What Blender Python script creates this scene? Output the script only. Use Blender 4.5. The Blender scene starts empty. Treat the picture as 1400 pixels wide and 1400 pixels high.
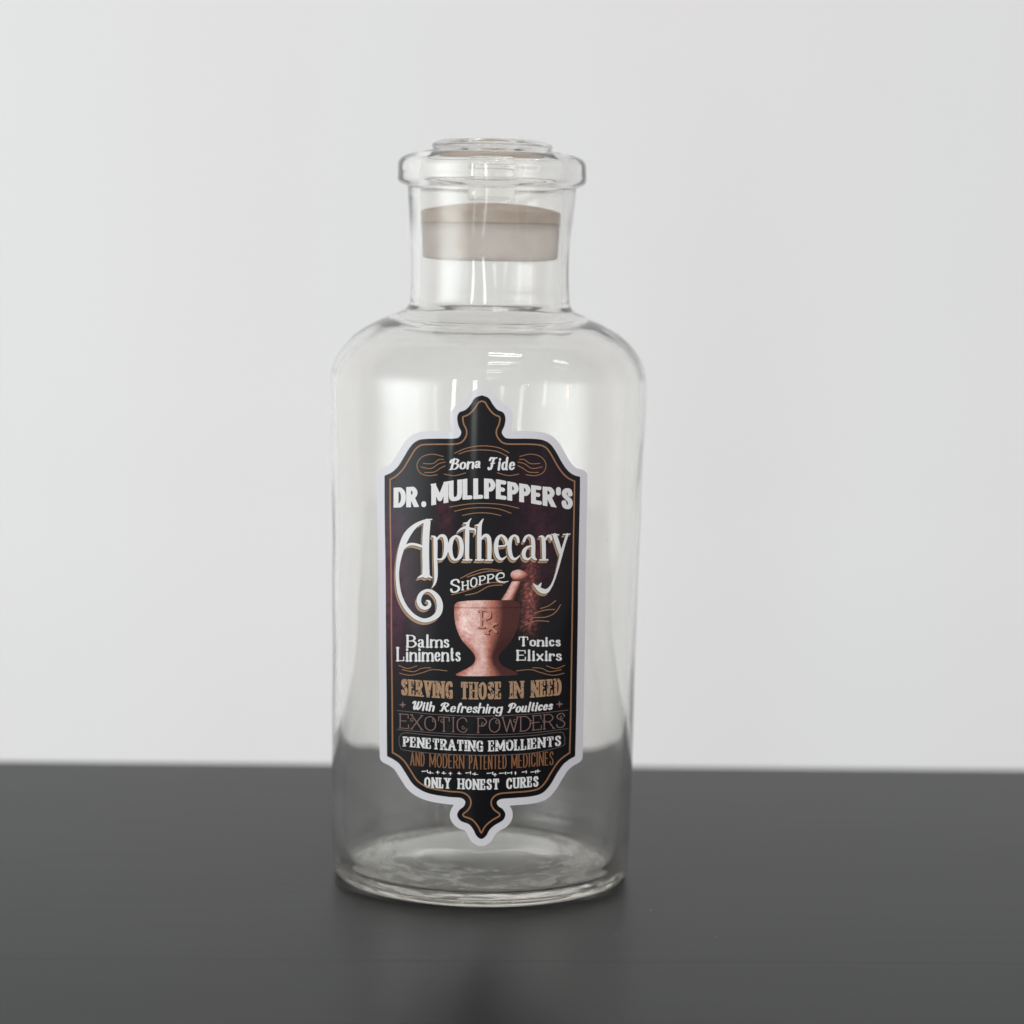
import bpy, bmesh, math, random
import numpy as np
from mathutils import Vector, Matrix

random.seed(7)
rng = np.random.default_rng(7)
PI = math.pi
S = bpy.context.scene
COL = S.collection

# ------------------------------------------------------------------ camera
F = 3500.0                        # 90 mm lens, in pixels of the 1400 px photograph
PITCH = math.atan(370 / F)
ROLL = math.radians(1.0)
DIST = 0.98
_f = Vector((0, math.cos(PITCH), -math.sin(PITCH)))
_u0 = Vector((0, math.sin(PITCH), math.cos(PITCH)))
_r0 = Vector((1, 0, 0))
_r = _r0 * math.cos(ROLL) + _u0 * math.sin(ROLL)
_u = _u0 * math.cos(ROLL) - _r0 * math.sin(ROLL)

def ray(px, py):
    return (_f * F + _r * (px - 700) + _u * (700 - py)).normalized()

_d = ray(656.8, 1188)             # the bottle's heel, 1 mm above the table, at the origin
_t = DIST / _d.y
CAM = Vector((-_d.x * _t, -DIST, 0.001 - _d.z * _t))

cam_data = bpy.data.cameras.new('camera')
cam = bpy.data.objects.new('camera', cam_data)
COL.objects.link(cam)
cam_data.lens = 90
cam_data.sensor_width = 36
cam_data.clip_start = 0.02
cam_data.clip_end = 60
cam.matrix_world = Matrix.Translation(CAM) @ Matrix((_r, _u, -_f)).transposed().to_4x4()
cam_data.dof.use_dof = True
cam_data.dof.focus_distance = 0.93
cam_data.dof.aperture_fstop = 5.0
cam_data.dof.aperture_blades = 9
S.camera = cam

# ------------------------------------------------------------------ light
world = bpy.data.worlds.new('World')
S.world = world
world.use_nodes = True
bg = world.node_tree.nodes['Background']
bg.inputs[0].default_value = (1.0, 0.975, 0.99, 1)
bg.inputs[1].default_value = 0.62

def area(name, loc, target, sx, sy, power, color):
    l = bpy.data.lights.new(name, 'AREA')
    l.shape = 'RECTANGLE'
    l.size, l.size_y, l.energy, l.color = sx, sy, power, color
    o = bpy.data.objects.new(name, l)
    COL.objects.link(o)
    o.location = loc
    o.rotation_euler = (Vector(target) - Vector(loc)).to_track_quat('-Z', 'Y').to_euler()
    return o

win = area('window_light', (-3.3, -1.7, 0.35), (0.3, 1.0, 0.2), 4.4, 3.2, 190, (0.94, 1.0, 0.985))
# strength fades towards the edges, added to soften the lamp's reflections in the glass
win.data.use_nodes = True
_nt = win.data.node_tree
_em = _nt.nodes['Emission']
_g = _nt.nodes.new('ShaderNodeNewGeometry'); _s = _nt.nodes.new('ShaderNodeSeparateXYZ')
_nt.links.new(_g.outputs['Parametric'], _s.inputs[0])
_v = None
for _k in (0, 1):
    _m = _nt.nodes.new('ShaderNodeMath'); _m.operation = 'MULTIPLY'; _m.inputs[1].default_value = PI
    _n = _nt.nodes.new('ShaderNodeMath'); _n.operation = 'SINE'
    _p = _nt.nodes.new('ShaderNodeMath'); _p.operation = 'POWER'; _p.inputs[1].default_value = 1.5
    _nt.links.new(_s.outputs[_k], _m.inputs[0]); _nt.links.new(_m.outputs[0], _n.inputs[0]); _nt.links.new(_n.outputs[0], _p.inputs[0])
    if _v is None: _v = _p.outputs[0]
    else:
        _q = _nt.nodes.new('ShaderNodeMath'); _q.operation = 'MULTIPLY'
        _nt.links.new(_v, _q.inputs[0]); _nt.links.new(_p.outputs[0], _q.inputs[1]); _v = _q.outputs[0]
_nt.links.new(_v, _em.inputs['Strength'])
area('far_window_light', (-2.35, -5.0, 0.9), (0, 0, 0.5), 0.24, 2.4, 20, (0.93, 1.0, 0.96))
area('far_window_light', (-0.85, -5.4, 0.9), (0, 0, 0.5), 0.34, 2.4, 20, (0.93, 1.0, 0.96))
area('far_window_light', (4.2, -4.7, 0.9), (0, 0, 0.5), 0.25, 2.4, 4, (1.0, 0.97, 0.95))
for y in (-0.60, -0.78, -1.45, -1.75, -2.9, -3.4, -5.0, -5.8):
    area('ceiling_tube_light', (0.36, y, 2.6), (0.36, y, 0), 0.72, 0.05, 3.0, (1.0, 0.98, 0.95))
for y in (-0.55, -0.72):
    area('ceiling_tube_light', (2.1, y, 2.6), (2.1, y, 0), 0.72, 0.05, 3.0, (1.0, 0.98, 0.95))
for x, y, z in ((1.45, -3.0, 0.72), (1.55, -2.9, 0.80), (1.70, -2.95, 0.74), (3.3, -1.75, 0.80), (3.3, -1.85, 0.68)):
    area('string_light', (x, y, z), (0, 0, 0.3), 0.03, 0.03, 0.22, (1.0, 0.60, 0.38))
area('lamp_strip_light', (2.9, -1.8, 0.35), (0, 0, 0.3), 0.03, 0.7, 0.8, (1.0, 0.70, 0.55))

S.view_settings.view_transform = 'Standard'
S.view_settings.look = 'None'
S.view_settings.exposure = 0
S.view_settings.gamma = 1
S.render.engine = 'CYCLES'
c = S.cycles
c.max_bounces = 24
c.transmission_bounces = 20
c.glossy_bounces = 8
c.diffuse_bounces = 5
c.transparent_max_bounces = 12
c.sample_clamp_indirect = 4
c.use_denoising = True
c.caustics_reflective = True
c.caustics_refractive = True

# ------------------------------------------------------------------ helpers
def link(name, me, mat=None, parent=None):
    o = bpy.data.objects.new(name, me)
    COL.objects.link(o)
    if mat: me.materials.append(mat)
    if parent: o.parent = parent
    return o

def empty(name, loc=(0, 0, 0)):
    o = bpy.data.objects.new(name, None)
    COL.objects.link(o)
    o.location = loc
    o.empty_display_size = 0.02
    return o

def material(name, color=(0.8, 0.8, 0.8), rough=0.5, **kw):
    m = bpy.data.materials.new(name)
    m.use_nodes = True
    b = m.node_tree.nodes['Principled BSDF']
    b.inputs['Base Color'].default_value = (*color, 1)
    b.inputs['Roughness'].default_value = rough
    for k, v in kw.items():
        b.inputs[k.replace('_', ' ')].default_value = v
    return m, m.node_tree, b

def node(nt, kind, **props):
    n = nt.nodes.new(kind)
    for k, v in props.items():
        if k in n.inputs: n.inputs[k].default_value = v
        else: setattr(n, k, v)
    return n

def noise_bump(nt, b, scale, stretch, strength, dist, detail=4):
    tc = node(nt, 'ShaderNodeTexCoord')
    mp = node(nt, 'ShaderNodeMapping')
    mp.inputs['Scale'].default_value = stretch
    nz = node(nt, 'ShaderNodeTexNoise')
    nz.inputs['Scale'].default_value = scale
    nz.inputs['Detail'].default_value = detail
    bp = node(nt, 'ShaderNodeBump')
    bp.inputs['Strength'].default_value = strength
    bp.inputs['Distance'].default_value = dist
    nt.links.new(tc.outputs['Object'], mp.inputs['Vector'])
    nt.links.new(mp.outputs[0], nz.inputs['Vector'])
    nt.links.new(nz.outputs['Fac'], bp.inputs['Height'])
    nt.links.new(bp.outputs[0], b.inputs['Normal'])
    return tc, mp, nz, bp

def hit_plane_z0(px, py):
    d = ray(px, py)
    return CAM + d * (-CAM.z / d.z)

def at_axis(xl, xr, y):
    """half width and height, on the bottle's axis plane, of a pair of outline points"""
    a, b = (CAM + ray(x, y) * (DIST / ray(x, y).y) for x in (xl, xr))
    return (b.x - a.x) / 2, (a.z + b.z) / 2

PXM = 0.98 / F                       # metres per photo pixel near the axis
def Z(y, x=665):
    d = ray(x, y)
    return (CAM + d * (DIST / d.y)).z

# ------------------------------------------------------------------ wall and table
e0, e1 = hit_plane_z0(233, 1043), hit_plane_z0(1166, 1051)
edge_dir = (e1 - e0).normalized()
yaw = math.atan2(edge_dir.y, edge_dir.x)
mid = e0 + edge_dir * ((0 - e0.x) / edge_dir.x)      # the table's far edge, behind the bottle

m_wall, nt, b = material('white_painted_wall', (0.80, 0.805, 0.80), 0.42, Specular_IOR_Level=0.45)
tc, mp, nz, bp = noise_bump(nt, b, 3.0, (1, 1, 1), 0.25, 0.01, 3)
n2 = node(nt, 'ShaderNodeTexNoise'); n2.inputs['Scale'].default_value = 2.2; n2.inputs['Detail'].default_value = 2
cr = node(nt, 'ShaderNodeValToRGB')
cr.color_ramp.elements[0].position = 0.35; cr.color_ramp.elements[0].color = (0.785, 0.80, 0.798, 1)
cr.color_ramp.elements[1].position = 0.68; cr.color_ramp.elements[1].color = (0.80, 0.79, 0.793, 1)  # faint pink upright streaks: soft room reflections painted into the wall colour
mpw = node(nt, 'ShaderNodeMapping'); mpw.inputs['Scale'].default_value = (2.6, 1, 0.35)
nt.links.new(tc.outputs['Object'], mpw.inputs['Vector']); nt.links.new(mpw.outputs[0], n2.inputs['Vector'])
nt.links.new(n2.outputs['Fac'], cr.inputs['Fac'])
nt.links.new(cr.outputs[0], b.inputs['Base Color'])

def box(bm, x0, x1, y0, y1, z0, z1, bev=0):
    r = bmesh.ops.create_cube(bm, size=1, matrix=Matrix.Translation(((x0 + x1) / 2, (y0 + y1) / 2, (z0 + z1) / 2)) @ Matrix.Diagonal((x1 - x0, y1 - y0, z1 - z0, 1)))
    if bev:
        ed = {e for v in r['verts'] for e in v.link_edges}
        bmesh.ops.bevel(bm, geom=list(ed), offset=bev, segments=3, affect='EDGES', profile=0.5)

def bm_mesh(name, bm, smooth=False):
    me = bpy.data.meshes.new(name)
    bm.to_mesh(me); bm.free()
    if smooth: me.polygons.foreach_set('use_smooth', [True] * len(me.polygons))
    return me

bm = bmesh.new()
box(bm, -4.0, 4.0, 1.10, 1.20, -0.85, 2.3)
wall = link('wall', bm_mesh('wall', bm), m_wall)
wall.location = mid; wall.rotation_euler.z = yaw
wall['kind'] = 'structure'; wall['label'] = 'plain white satin painted wall behind the bottle'

m_table, nt, b = material('dark_grey_wood', (0.04, 0.041, 0.042), 0.42, Specular_IOR_Level=0.115)
tc, mp, nz, bp = noise_bump(nt, b, 9, (1.2, 22, 1), 0.07, 0.0004, 8)
cr = node(nt, 'ShaderNodeValToRGB')
cr.color_ramp.elements[0].position = 0.25; cr.color_ramp.elements[0].color = (0.0095, 0.0108, 0.012, 1)
cr.color_ramp.elements[1].position = 0.8; cr.color_ramp.elements[1].color = (0.015, 0.0162, 0.0172, 1)
nt.links.new(nz.outputs['Fac'], cr.inputs['Fac'])
# small dark pores here and there
vo = node(nt, 'ShaderNodeTexNoise'); vo.inputs['Scale'].default_value = 120; vo.inputs['Detail'].default_value = 2
mp2 = node(nt, 'ShaderNodeMapping'); mp2.inputs['Scale'].default_value = (0.18, 1.4, 1)
nt.links.new(tc.outputs['Object'], mp2.inputs['Vector']); nt.links.new(mp2.outputs[0], vo.inputs['Vector'])
c2 = node(nt, 'ShaderNodeValToRGB')
c2.color_ramp.elements[0].position = 0.74; c2.color_ramp.elements[0].color = (1, 1, 1, 1)
c2.color_ramp.elements[1].position = 0.80; c2.color_ramp.elements[1].color = (0.35, 0.35, 0.35, 1)
nt.links.new(vo.outputs['Fac'], c2.inputs['Fac'])
mx = node(nt, 'ShaderNodeMix', data_type='RGBA', blend_type='MULTIPLY')
mx.inputs[0].default_value = 1
nt.links.new(cr.outputs[0], mx.inputs[6]); nt.links.new(c2.outputs[0], mx.inputs[7])
nt.links.new(mx.outputs[2], b.inputs['Base Color'])
rr = node(nt, 'ShaderNodeMapRange'); rr.inputs[3].default_value = 0.29; rr.inputs[4].default_value = 0.36
nt.links.new(nz.outputs['Fac'], rr.inputs[0]); nt.links.new(rr.outputs[0], b.inputs['Roughness'])

table = empty('table', (mid.x, mid.y, 0)); table.rotation_euler.z = yaw
table['label'] = 'dark grey wooden table top under the glass bottle'; table['category'] = 'table'
seam = (hit_plane_z0(300, 1312) - mid).dot(Vector((-edge_dir.y, edge_dir.x, 0)))
for y0, y1 in ((seam + 0.00002, 0), (-0.62, seam - 0.00002)):
    bm = bmesh.new()
    box(bm, -1.1, 1.1, y0, y1, -0.032, 0, 0.00009)
    link('plank', bm_mesh('plank', bm), m_table, table)

# ------------------------------------------------------------------ glass
def glass_mat(name, tint, scale=6, strength=0.35, dist=0.0012, rough=0.0, stretch=(1, 1, 0.5)):
    m, nt, b = material(name, tint, rough, Transmission_Weight=1.0, IOR=1.5)
    noise_bump(nt, b, scale, stretch, strength, dist, 2)
    return m
m_glass = glass_mat('clear_old_glass', (0.985, 0.985, 0.975), 22, 0.42, 0.0010)
def weathered(m, film, ring):
    """old glass: a faint even film everywhere, and cloudy wear in streaks round the floor"""
    nt = m.node_tree; b = nt.nodes['Principled BSDF']
    M = lambda op, a, b_=None: _math(nt, op, a, b_)
    tc = node(nt, 'ShaderNodeTexCoord'); sp = node(nt, 'ShaderNodeSeparateXYZ')
    nt.links.new(tc.outputs['Object'], sp.inputs[0])
    r = M('SQRT', M('ADD', M('MULTIPLY', sp.outputs[0], sp.outputs[0]), M('MULTIPLY', sp.outputs[1], sp.outputs[1])))
    def bump_fn(v, lo, a, b_, hi):
        up = node(nt, 'ShaderNodeMapRange', interpolation_type='SMOOTHSTEP'); up.inputs[1].default_value = lo; up.inputs[2].default_value = a
        dn = node(nt, 'ShaderNodeMapRange', interpolation_type='SMOOTHSTEP'); dn.inputs[1].default_value = b_; dn.inputs[2].default_value = hi
        dn.inputs[3].default_value = 1; dn.inputs[4].default_value = 0
        nt.links.new(v, up.inputs[0]); nt.links.new(v, dn.inputs[0])
        return M('MULTIPLY', up.outputs[0], dn.outputs[0])
    ringm = M('MULTIPLY', bump_fn(r, 0.024, 0.040, 0.044, 0.052), bump_fn(sp.outputs[2], 0.0035, 0.005, 0.012, 0.016))
    cmb = node(nt, 'ShaderNodeCombineXYZ')
    nt.links.new(M('MULTIPLY', M('ARCTAN2', sp.outputs[1], sp.outputs[0]), 3.0), cmb.inputs[0])
    nt.links.new(M('MULTIPLY', r, 260.0), cmb.inputs[1])
    nz = node(nt, 'ShaderNodeTexNoise'); nz.inputs['Scale'].default_value = 1.0; nz.inputs['Detail'].default_value = 6; nz.inputs['Distortion'].default_value = 1.2
    nt.links.new(cmb.outputs[0], nz.inputs['Vector'])
    st = node(nt, 'ShaderNodeMapRange'); st.inputs[1].default_value = 0.47; st.inputs[2].default_value = 0.68
    nt.links.new(nz.outputs['Fac'], st.inputs[0])
    n2 = node(nt, 'ShaderNodeTexNoise'); n2.inputs['Scale'].default_value = 70; n2.inputs['Detail'].default_value = 5
    nt.links.new(tc.outputs['Object'], n2.inputs['Vector'])
    wear = M('MULTIPLY', M('MULTIPLY', ringm, st.outputs[0]), ring)
    fl = M('MULTIPLY', n2.outputs['Fac'], film * 2)
    # a few small dark-edged specks
    vo = node(nt, 'ShaderNodeTexVoronoi'); vo.inputs['Scale'].default_value = 55
    nt.links.new(tc.outputs['Object'], vo.inputs['Vector'])
    spk = node(nt, 'ShaderNodeMapRange'); spk.inputs[1].default_value = 0.055; spk.inputs[2].default_value = 0.03
    nt.links.new(vo.outputs['Distance'], spk.inputs[0])
    tot = M('MINIMUM', M('ADD', M('ADD', wear, fl), M('MULTIPLY', spk.outputs[0], 0.10)), 0.9)
    nt.links.new(M('SUBTRACT', 1.0, tot), b.inputs['Transmission Weight'])
    nt.links.new(M('MULTIPLY', wear, 0.9), b.inputs['Roughness'])
    tint = node(nt, 'ShaderNodeMapRange'); tint.inputs[1].default_value = 0.0035; tint.inputs[2].default_value = 0.009
    nt.links.new(sp.outputs[2], tint.inputs[0])
    mixc = node(nt, 'ShaderNodeMix', data_type='RGBA')
    mixc.inputs[6].default_value = (0.995, 0.965, 0.88, 1); mixc.inputs[7].default_value = (0.988, 0.987, 0.970, 1)
    nt.links.new(tint.outputs[0], mixc.inputs[0]); nt.links.new(mixc.outputs[2], b.inputs['Base Color'])
def _math(nt, op, a, b_=None):
    n = node(nt, 'ShaderNodeMath', operation=op)
    for k, v in ((0, a), (1, b_)):
        if v is None: continue
        if isinstance(v, (int, float)): n.inputs[k].default_value = v
        else: nt.links.new(v, n.inputs[k])
    return n.outputs[0]
weathered(m_glass, 0.040, 1.0)
m_knob = glass_mat('clear_stopper_glass', (0.985, 0.98, 0.955), 60, 0.5, 0.0007)

def smooth_profile(pts, n=6):
    """Catmull-Rom through the points; a repeated point makes a corner"""
    out = []
    P = [np.array(p, float) for p in pts]
    for i in range(len(P) - 1):
        p1, p2 = P[i], P[i + 1]
        if np.allclose(p1, p2): continue
        p0 = P[i - 1] if i else p1
        p3 = P[i + 2] if i + 2 < len(P) else p2
        for k in range(n):
            t = k / n
            out.append(0.5 * ((2 * p1) + (-p0 + p2) * t + (2 * p0 - 5 * p1 + 4 * p2 - p3) * t * t + (-p0 + 3 * p1 - 3 * p2 + p3) * t ** 3))
    out.append(P[-1])
    return [tuple(o) for o in out]

def lathe(name, prof, seg=192, wob=None):
    """prof: (r, z) from the bottom centre round to the top or back to the axis; r <= 0 closes on the axis"""
    verts, faces, rings = [], [], []
    for r, z in prof:
        if r <= 1e-6:
            rings.append([len(verts)]); verts.append((0, 0, z)); continue
        ring = []
        for k in range(seg):
            a = 2 * PI * k / seg
            w = wob(a, z, r) if wob else 0
            ring.append(len(verts)); verts.append(((r + w) * math.cos(a), (r + w) * math.sin(a), z))
        rings.append(ring)
    for A, B in zip(rings, rings[1:]):
        for k in range(seg):
            k2 = (k + 1) % seg
            if len(A) == 1 and len(B) == 1: continue
            if len(A) == 1: faces.append((A[0], B[k2], B[k]))
            elif len(B) == 1: faces.append((A[k], A[k2], B[0]))
            else: faces.append((A[k], A[k2], B[k2], B[k]))
    me = bpy.data.meshes.new(name)
    me.from_pydata(verts, [], faces)
    me.polygons.foreach_set('use_smooth', [True] * len(me.polygons))
    bm = bmesh.new(); bm.from_mesh(me)
    bmesh.ops.recalc_face_normals(bm, faces=bm.faces)
    bm.to_mesh(me); bm.free()
    return me

# outline of the body read off the photograph: left x, right x, y
OUT = [(456, 857.7, 1177), (454.3, 859.5, 1143), (453, 861.5, 1080), (452.3, 863, 1000), (451.8, 867.5, 843), (451.5, 874, 700), (451.1, 880.4, 589),
       (450.8, 882.6, 541), (451.5, 882.0, 518), (454, 879.6, 503), (460.4, 874, 487.5), (471.4, 864, 472.5), (487, 850.5, 458),
       (510.7, 829, 443.5), (540.6, 801, 430.5), (553, 787, 425)]
body = [at_axis(*p) for p in OUT]
R_BASE = body[0][0]
def q(r, y): return (r * PXM, Z(y))
neck = [q(109.5, 416), q(108, 405), q(107, 380), q(107.3, 350), q(109.5, 320), q(111.8, 295), q(113.6, 272), q(114.5, 259)]
lip = [q(115.5, 256), q(120, 254), q(126, 250.5), q(128.6, 245), q(128.2, 236), q(128, 227), q(125.5, 219.5), q(119, 214.5), q(109, 210.8), q(101.5, 211), q(98.8, 217)]
outer = [(0, 0.0056), (0.020, 0.0052), (0.036, 0.0036), (R_BASE - 0.0080, 0.0010), (R_BASE - 0.0052, 0.0), (R_BASE - 0.0030, 0.0), (R_BASE - 0.0010, 0.0011), (R_BASE - 0.0001, 0.0032)] + body + neck + lip
WALL = (0.0050, 0.0047, 0.0042, 0.0034, 0.0026, 0.0024, 0.0024, 0.0024)     # the wall thickens towards the base
inner_neck = [q(98.5, 235), q(98.3, 290), q(97.5, 320), q(95.5, 350), q(95, 390), q(96.5, 414), q(104, 428)]
def inward(k, t):
    (r0, z0_), (r1, z1_) = body[k - 1], body[min(k + 1, len(body) - 1)]
    L_ = math.hypot(r1 - r0, z1_ - z0_)
    return (body[k][0] - t * (z1_ - z0_) / L_, body[k][1] + t * (r1 - r0) / L_)
inner_body = [inward(k, 0.0024 + 0.0002 * (k - 8)) for k in range(14, 7, -1)] + [(r - t_, z) for (r, z), t_ in reversed(list(zip(body[0:8], WALL)))]
ib = R_BASE - 0.0050
inner_low = [(ib - 0.0001, 0.0085), (ib - 0.0006, 0.0060), (ib - 0.0018, 0.0050), (ib - 0.0036, 0.0050), (0.040, 0.0066), (0.030, 0.0090), (0.016, 0.0108), (0, 0.0112)]
inner_body = [p for p in inner_body if p[0] > 0.0275 and p[1] > 0.0095]
prof = smooth_profile(outer + inner_neck + inner_body + inner_low, 6)
prof = [(max(r, 0.0), z) for r, z in prof]

def wob(a, z, r):
    return 0.00012 * math.sin(2 * a + 40 * z) + 0.00007 * math.sin(5 * a - 90 * z + 1.3) + 0.00005 * math.sin(9 * a + 150 * z)

bottle = empty('glass_bottle')
bottle['label'] = 'large clear glass apothecary bottle with a black printed label, standing on the dark table'
bottle['category'] = 'bottle'
glass_body = link('glass_body', lathe('glass_body', prof, 224, wob), m_glass, bottle)

# the stopper: flat knob, stem, ground plug
stopper = empty('bottle_stopper', (0, 0, Z(355)))
stopper['label'] = 'clear glass stopper with flat round knob and frosted beige plug in the bottle neck'
stopper['category'] = 'stopper'
z0 = Z(355)
def qs(r, y): return (r * PXM, Z(y) - z0)
knob = smooth_profile([qs(0, 271), qs(20, 271), qs(29, 271), qs(32.5, 268), qs(32.5, 262), qs(31, 250), qs(31, 235), qs(33, 224), qs(42, 217.5), qs(70, 215.5), qs(93, 214), qs(97.2, 211.5), qs(95, 208.5), qs(84, 206), qs(80, 204.5), qs(81, 203),
                        qs(81.8, 201), qs(80, 196.5), qs(73, 193), qs(66, 191.5), qs(50, 192.5), qs(20, 194), qs(0, 194)], 6)
link('knob', lathe('knob', [(max(r, 0), z) for r, z in knob], 160), m_knob, stopper)
m_plug, nt, b = material('frosted_beige_plug', (1.0, 0.935, 0.885), 0.6, Transmission_Weight=0.66, IOR=1.12)
noise_bump(nt, b, 300, (1, 1, 0.2), 0.2, 0.0003)
m_band, nt, b = material('tan_ground_band', (0.92, 0.79, 0.68), 0.6, Transmission_Weight=0.4, IOR=1.12)
noise_bump(nt, b, 120, (1, 1, 0.3), 0.2, 0.0003)
for m_, c0, c1 in ((m_plug, (0.93, 0.84, 0.77, 1), (1.0, 0.95, 0.90, 1)), (m_band, (0.78, 0.63, 0.50, 1), (0.94, 0.83, 0.73, 1))):
    nt = m_.node_tree                                  # mottled ground surface
    tcm = node(nt, 'ShaderNodeTexCoord'); nzm = node(nt, 'ShaderNodeTexNoise'); nzm.inputs['Scale'].default_value = 130; nzm.inputs['Detail'].default_value = 6
    crm = node(nt, 'ShaderNodeValToRGB')
    crm.color_ramp.elements[0].position = 0.36; crm.color_ramp.elements[0].color = c0
    crm.color_ramp.elements[1].position = 0.62; crm.color_ramp.elements[1].color = c1
    nt.links.new(tcm.outputs['Object'], nzm.inputs['Vector']); nt.links.new(nzm.outputs['Fac'], crm.inputs['Fac'])
    nt.links.new(crm.outputs[0], nt.nodes['Principled BSDF'].inputs['Base Color'])
plug = smooth_profile([qs(0, 357), qs(60, 356.5), qs(84, 354.5), qs(90.5, 352), qs(91.5, 349), qs(93.5, 325), qs(95.2, 304.4), qs(95.2, 304.4), qs(94, 304.2), qs(60, 304.2), qs(0, 304.2)], 5)
link('plug', lathe('plug', [(max(r, 0), z) for r, z in plug], 128), m_plug, stopper)
band = smooth_profile([qs(0, 304), qs(60, 304), qs(95.2, 304), qs(95.2, 304), qs(95.8, 300), qs(96.4, 291), qs(95, 288), qs(85, 284), qs(60, 278.5), qs(33, 275), qs(0, 274)], 5)
link('plug_collar', lathe('plug_collar', [(max(r, 0), z) for r, z in band], 128), m_band, stopper)

# ------------------------------------------------------------------ sticker
bz = np.array([p[1] for p in body]); br = np.array([p[0] for p in body])
def wrap(P, off):
    """photo points -> points on the bottle's front, OFF metres proud of the glass"""
    P = np.asarray(P, float)
    fr, rr_, uu = (np.array(v) for v in (_f, _r, _u))
    D = fr * F + rr_ * (P[:, :1] - 700) + uu * (700 - P[:, 1:2])
    C = np.array(CAM)
    z = np.full(len(P), 0.13)
    for _ in range(7):
        R = np.interp(z, bz, br) + off
        a = D[:, 0] ** 2 + D[:, 1] ** 2
        bb = C[0] * D[:, 0] + C[1] * D[:, 1]
        cc = C[0] ** 2 + C[1] ** 2 - R ** 2
        t = (-bb - np.sqrt(np.maximum(bb * bb - a * cc, 0))) / a
        z = C[2] + t * D[:, 2]
    X = C + D * t[:, None]
    ang = np.arctan2(X[:, 1], X[:, 0])
    w = 0.00012 * np.sin(2 * ang + 40 * z) + 0.00007 * np.sin(5 * ang - 90 * z + 1.3) + 0.00005 * np.sin(9 * ang + 150 * z)
    X[:, 0] += w * np.cos(ang); X[:, 1] += w * np.sin(ang)
    return X, np.stack([np.cos(ang), np.sin(ang), np.zeros_like(ang)], 1)

class Field:
    """a signed field (positive inside) on a regular grid over the label, in photo pixels"""
    def __init__(s, x0, x1, y0, y1, step):
        s.x0, s.y0, s.h = x0, y0, step
        s.nx, s.ny = int((x1 - x0) / step) + 1, int((y1 - y0) / step) + 1
        s.X = x0 + np.arange(s.nx) * step
        s.Y = y0 + np.arange(s.ny) * step
        s.f = np.full((s.ny, s.nx), -999.0)
    def seg(s, a, b, wa, wb, clip=None):
        m = max(wa, wb) + 2.5
        i0 = max(int((min(a[0], b[0]) - m - s.x0) / s.h), 0); i1 = min(int((max(a[0], b[0]) + m - s.x0) / s.h) + 2, s.nx)
        j0 = max(int((min(a[1], b[1]) - m - s.y0) / s.h), 0); j1 = min(int((max(a[1], b[1]) + m - s.y0) / s.h) + 2, s.ny)
        if i0 >= i1 or j0 >= j1: return
        X, Y = s.X[i0:i1][None, :], s.Y[j0:j1][:, None]
        dx, dy = b[0] - a[0], b[1] - a[1]
        L = dx * dx + dy * dy
        t = np.clip(((X - a[0]) * dx + (Y - a[1]) * dy) / L, 0, 1) if L > 1e-9 else 0 * X * Y
        v = wa + (wb - wa) * t - np.hypot(X - a[0] - t * dx, Y - a[1] - t * dy)
        if clip is not None: v = np.minimum(v, clip(X, Y))
        s.f[j0:j1, i0:i1] = np.maximum(s.f[j0:j1, i0:i1], v)
    def path(s, pts, w=None, n=8, curve=True, clip=None):
        """pts: (x, y) or (x, y, half width)"""
        P = [tuple(p) if len(p) == 3 else (p[0], p[1], w) for p in pts]
        if curve and len(P) > 2: P = smooth_profile(P, n)
        for a, b_ in zip(P, P[1:]): s.seg(a[:2], b_[:2], max(a[2], .05), max(b_[2], .05), clip)
    def poly(s, pts):
        P = np.array(pts, float)
        Q = np.roll(P, -1, 0)
        XX, YY = np.meshgrid(s.X, s.Y)
        d = np.full(XX.shape, 1e9); ins = np.zeros(XX.shape, bool)
        for a, b_ in zip(P, Q):
            e = b_ - a; L = e @ e
            if L < 1e-9: continue
            t = np.clip(((XX - a[0]) * e[0] + (YY - a[1]) * e[1]) / L, 0, 1)
            d = np.minimum(d, (XX - a[0] - t * e[0]) ** 2 + (YY - a[1] - t * e[1]) ** 2)
            if a[1] != b_[1]:
                c_ = ((a[1] > YY) != (b_[1] > YY)) & (XX < (b_[0] - a[0]) * (YY - a[1]) / (b_[1] - a[1]) + a[0])
                ins ^= c_
        d = np.sqrt(d)
        s.f = np.maximum(s.f, np.where(ins, d, -d))

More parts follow.
